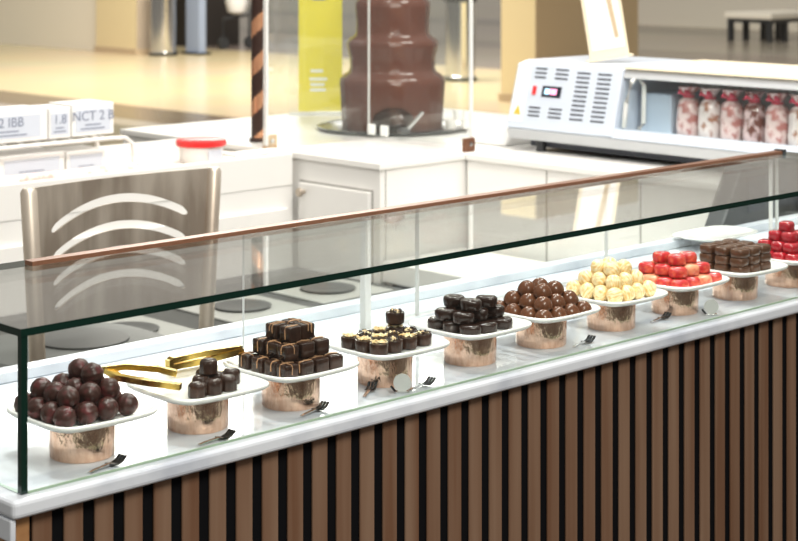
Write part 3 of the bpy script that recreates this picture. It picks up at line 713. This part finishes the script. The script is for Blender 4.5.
MB().tube([(.025, -.44, z_(1.05)), (.022, -.45, z_(1.12)), (.04, -.455, z_(1.18)), (.07, -.455, z_(1.195)), (.08, -.47, z_(1.17)), (.07, -.475, z_(1.06)), (.055, -.47, z_(1.045))], .007, 10).build('curved_bracket', M['gwhite'], rf, smooth=True)
# pale block and treat bags inside
t = MB().box(0, .14, -.11, 0, 0, .12).build('pale_blue_carton', mat('pale_blue_card', (.6, .72, .85), .4), bevel=.004); t.location = (4.05, 3.175, 1.0245); tag(t, 'pale blue carton inside the refrigerated case left of the treat bags', 'box')
by = [3.015, 2.94, 2.865, 2.79, 2.715, 2.64, 2.565]
bl = ['leftmost', 'second from left', 'third from left', 'fourth from left', 'fifth from left', 'sixth from left', 'at right frame edge']
for i, y in enumerate(by):
    b = thing('treat_bag', 'clear treat bag of pink and brown sweets in refrigerated case, ' + bl[i], 'bag', (4.07, y, 1.0245), R(random.uniform(-10, 10)), 'treat bags in the refrigerated case')
    b.scale = (1.1, 1.0, 1.07)
    m = MB(); n = 40; v = []; f = []
    bp = [(.026, 0), (.033, .004), (.034, .03), (.033, .06), (.030, .085), (.026, .10), (.014, .108), (.012, .112), (.02, .122), (.030, .136)]
    for r_, z in bp:
        for k in range(n):
            a_ = 2 * PI * k / n; q = r_ * (1 + .10 * noise.noise(Vector((math.cos(a_) * 2.5, math.sin(a_) * 2.5, z * 45 + i * 7))) + .05 * math.sin(9 * a_ + i) * (z / .136))
            v.append((q * math.cos(a_), q * math.sin(a_), z))
    for j in range(len(bp) - 1):
        for k in range(n): f.append((j * n + k, j * n + (k + 1) % n, (j + 1) * n + (k + 1) % n, (j + 1) * n + k))
    f.append(tuple(range(n))[::-1])
    m.add(v, f).build('bag_body', M[('bag', 'bag2', 'bag', 'bag3')[i % 4]], b, smooth=True, angle=180)
    MB().tube([(0, 0, .107), (0, 0, .113)], [.0155, .0155], 16).build('ribbon_tie', M['pinkribbon'], b, smooth=True)
    m = MB()
    for s in (-1, 1): m.tube([(-.012, 0, .112), (-.02, s * .014, .124), (-.016, s * .024, .116)], [.003, .008, .003], 8)
    m.build('bow', M['pinkribbon'], b, smooth=True)
# framed card on the machine
t = thing('framed_card', 'white framed card with a brown stripe leaning on the refrigerated case', 'sign', (4.10, 3.33, 1.234), R(-42)); t.rotation_euler = (0, R(-9), R(-42))
MB().box(-.06, .06, -.004, .004, 0.003, .36).build('frame', M['cream'], t, bevel=.002)
MB().box(-.05, .05, -.0058, -.0042, .03, .35).build('card', M['paper'], t)
MB().add([(.004, -.007, .33), (.02, -.007, .33), (.036, -.007, .06), (.024, -.007, .06), (.004, -.006, .33), (.02, -.006, .33), (.036, -.006, .06), (.024, -.006, .06)], [(0, 1, 2, 3), (7, 6, 5, 4), (0, 4, 5, 1), (1, 5, 6, 2), (2, 6, 7, 3), (3, 7, 4, 0)]).build('brown_stripe', M['coltan'], t)
MB().box(-.07, .07, -.02, .02, 0, .003).build('stand_foot', M['cream'], t)

# ------------------------------------------------------------------ light
wd = bpy.data.worlds.new('mall_air'); SC.world = wd; wd.use_nodes = True; nt = wd.node_tree; nt.nodes.clear()
out = nt.nodes.new('ShaderNodeOutputWorld'); bg = nt.nodes.new('ShaderNodeBackground'); tc = nt.nodes.new('ShaderNodeTexCoord')
sp = nt.nodes.new('ShaderNodeSeparateXYZ'); rp_ = nt.nodes.new('ShaderNodeValToRGB')
nt.links.new(tc.outputs['Generated'], sp.inputs[0]); nt.links.new(sp.outputs[2], rp_.inputs[0])
el = rp_.color_ramp.elements
el[0].position = 0; el[0].color = (.30, .27, .24, 1); el[1].position = 1; el[1].color = (.95, .92, .86, 1)
for p, c in ((.04, (.62, .56, .47, 1)), (.25, (.5, .46, .42, 1)), (.5, (.75, .72, .66, 1))):
    q = el.new(p); q.color = c
nt.links.new(rp_.outputs[0], bg.inputs[0]); bg.inputs[1].default_value = .55; nt.links.new(bg.outputs[0], out.inputs[0])
def area(name, loc, sx, sy, power, col=(1, .95, .87), tgt=None):
    l = bpy.data.lights.new(name, 'AREA'); l.shape = 'RECTANGLE'; l.size = sx; l.size_y = sy; l.energy = power; l.color = col
    o = bpy.data.objects.new(name, l); C.objects.link(o); o.location = loc
    if tgt: o.rotation_euler = (Vector(tgt) - Vector(loc)).to_track_quat('-Z', 'Y').to_euler()
    return o
for x in (1.3, 2.2, 3.1): area('ceiling_light', (x, 1.95, 3.1), .22, .22, 20, (1, .97, .93))
area('ceiling_light', (4.2, 3.0, 3.2), .6, .6, 24)
area('ceiling_light', (3.0, 3.6, 3.2), .6, .6, 30)
area('ceiling_light', (12.5, 15, 5.5), 5, 5, 900)
l_ = area('case_fill', (4.1, 2.75, 1.203), .2, .7, 1.1, (.95, .97, 1))  # added fill lamp that brightens the inside of the refrigerated case
area('ceiling_light', (1.0, -.6, 3.4), 1.0, 1.0, 75, tgt=(2, 1.8, .7))

# ------------------------------------------------------------------ camera
cam = bpy.data.cameras.new('camera'); co = bpy.data.objects.new('camera', cam); C.objects.link(co); SC.camera = co
co.location = (0, 0, 1.585); co.rotation_euler = (R(90), 0, R(46 - 90))
cam.sensor_width = 36; cam.lens = 1739 / 798 * 36; cam.shift_y = -(270.5 + 58) / 798; cam.clip_end = 200; cam.clip_start = .05
cam.dof.use_dof = True; cam.dof.focus_distance = 2.5; cam.dof.aperture_fstop = 10
SC.cycles.transparent_max_bounces = 24; SC.cycles.max_bounces = 10
vs = SC.view_settings; vs.view_transform = 'Standard'; vs.look = 'None'; vs.gamma = 1; vs.exposure = .36; vs.use_curve_mapping = False
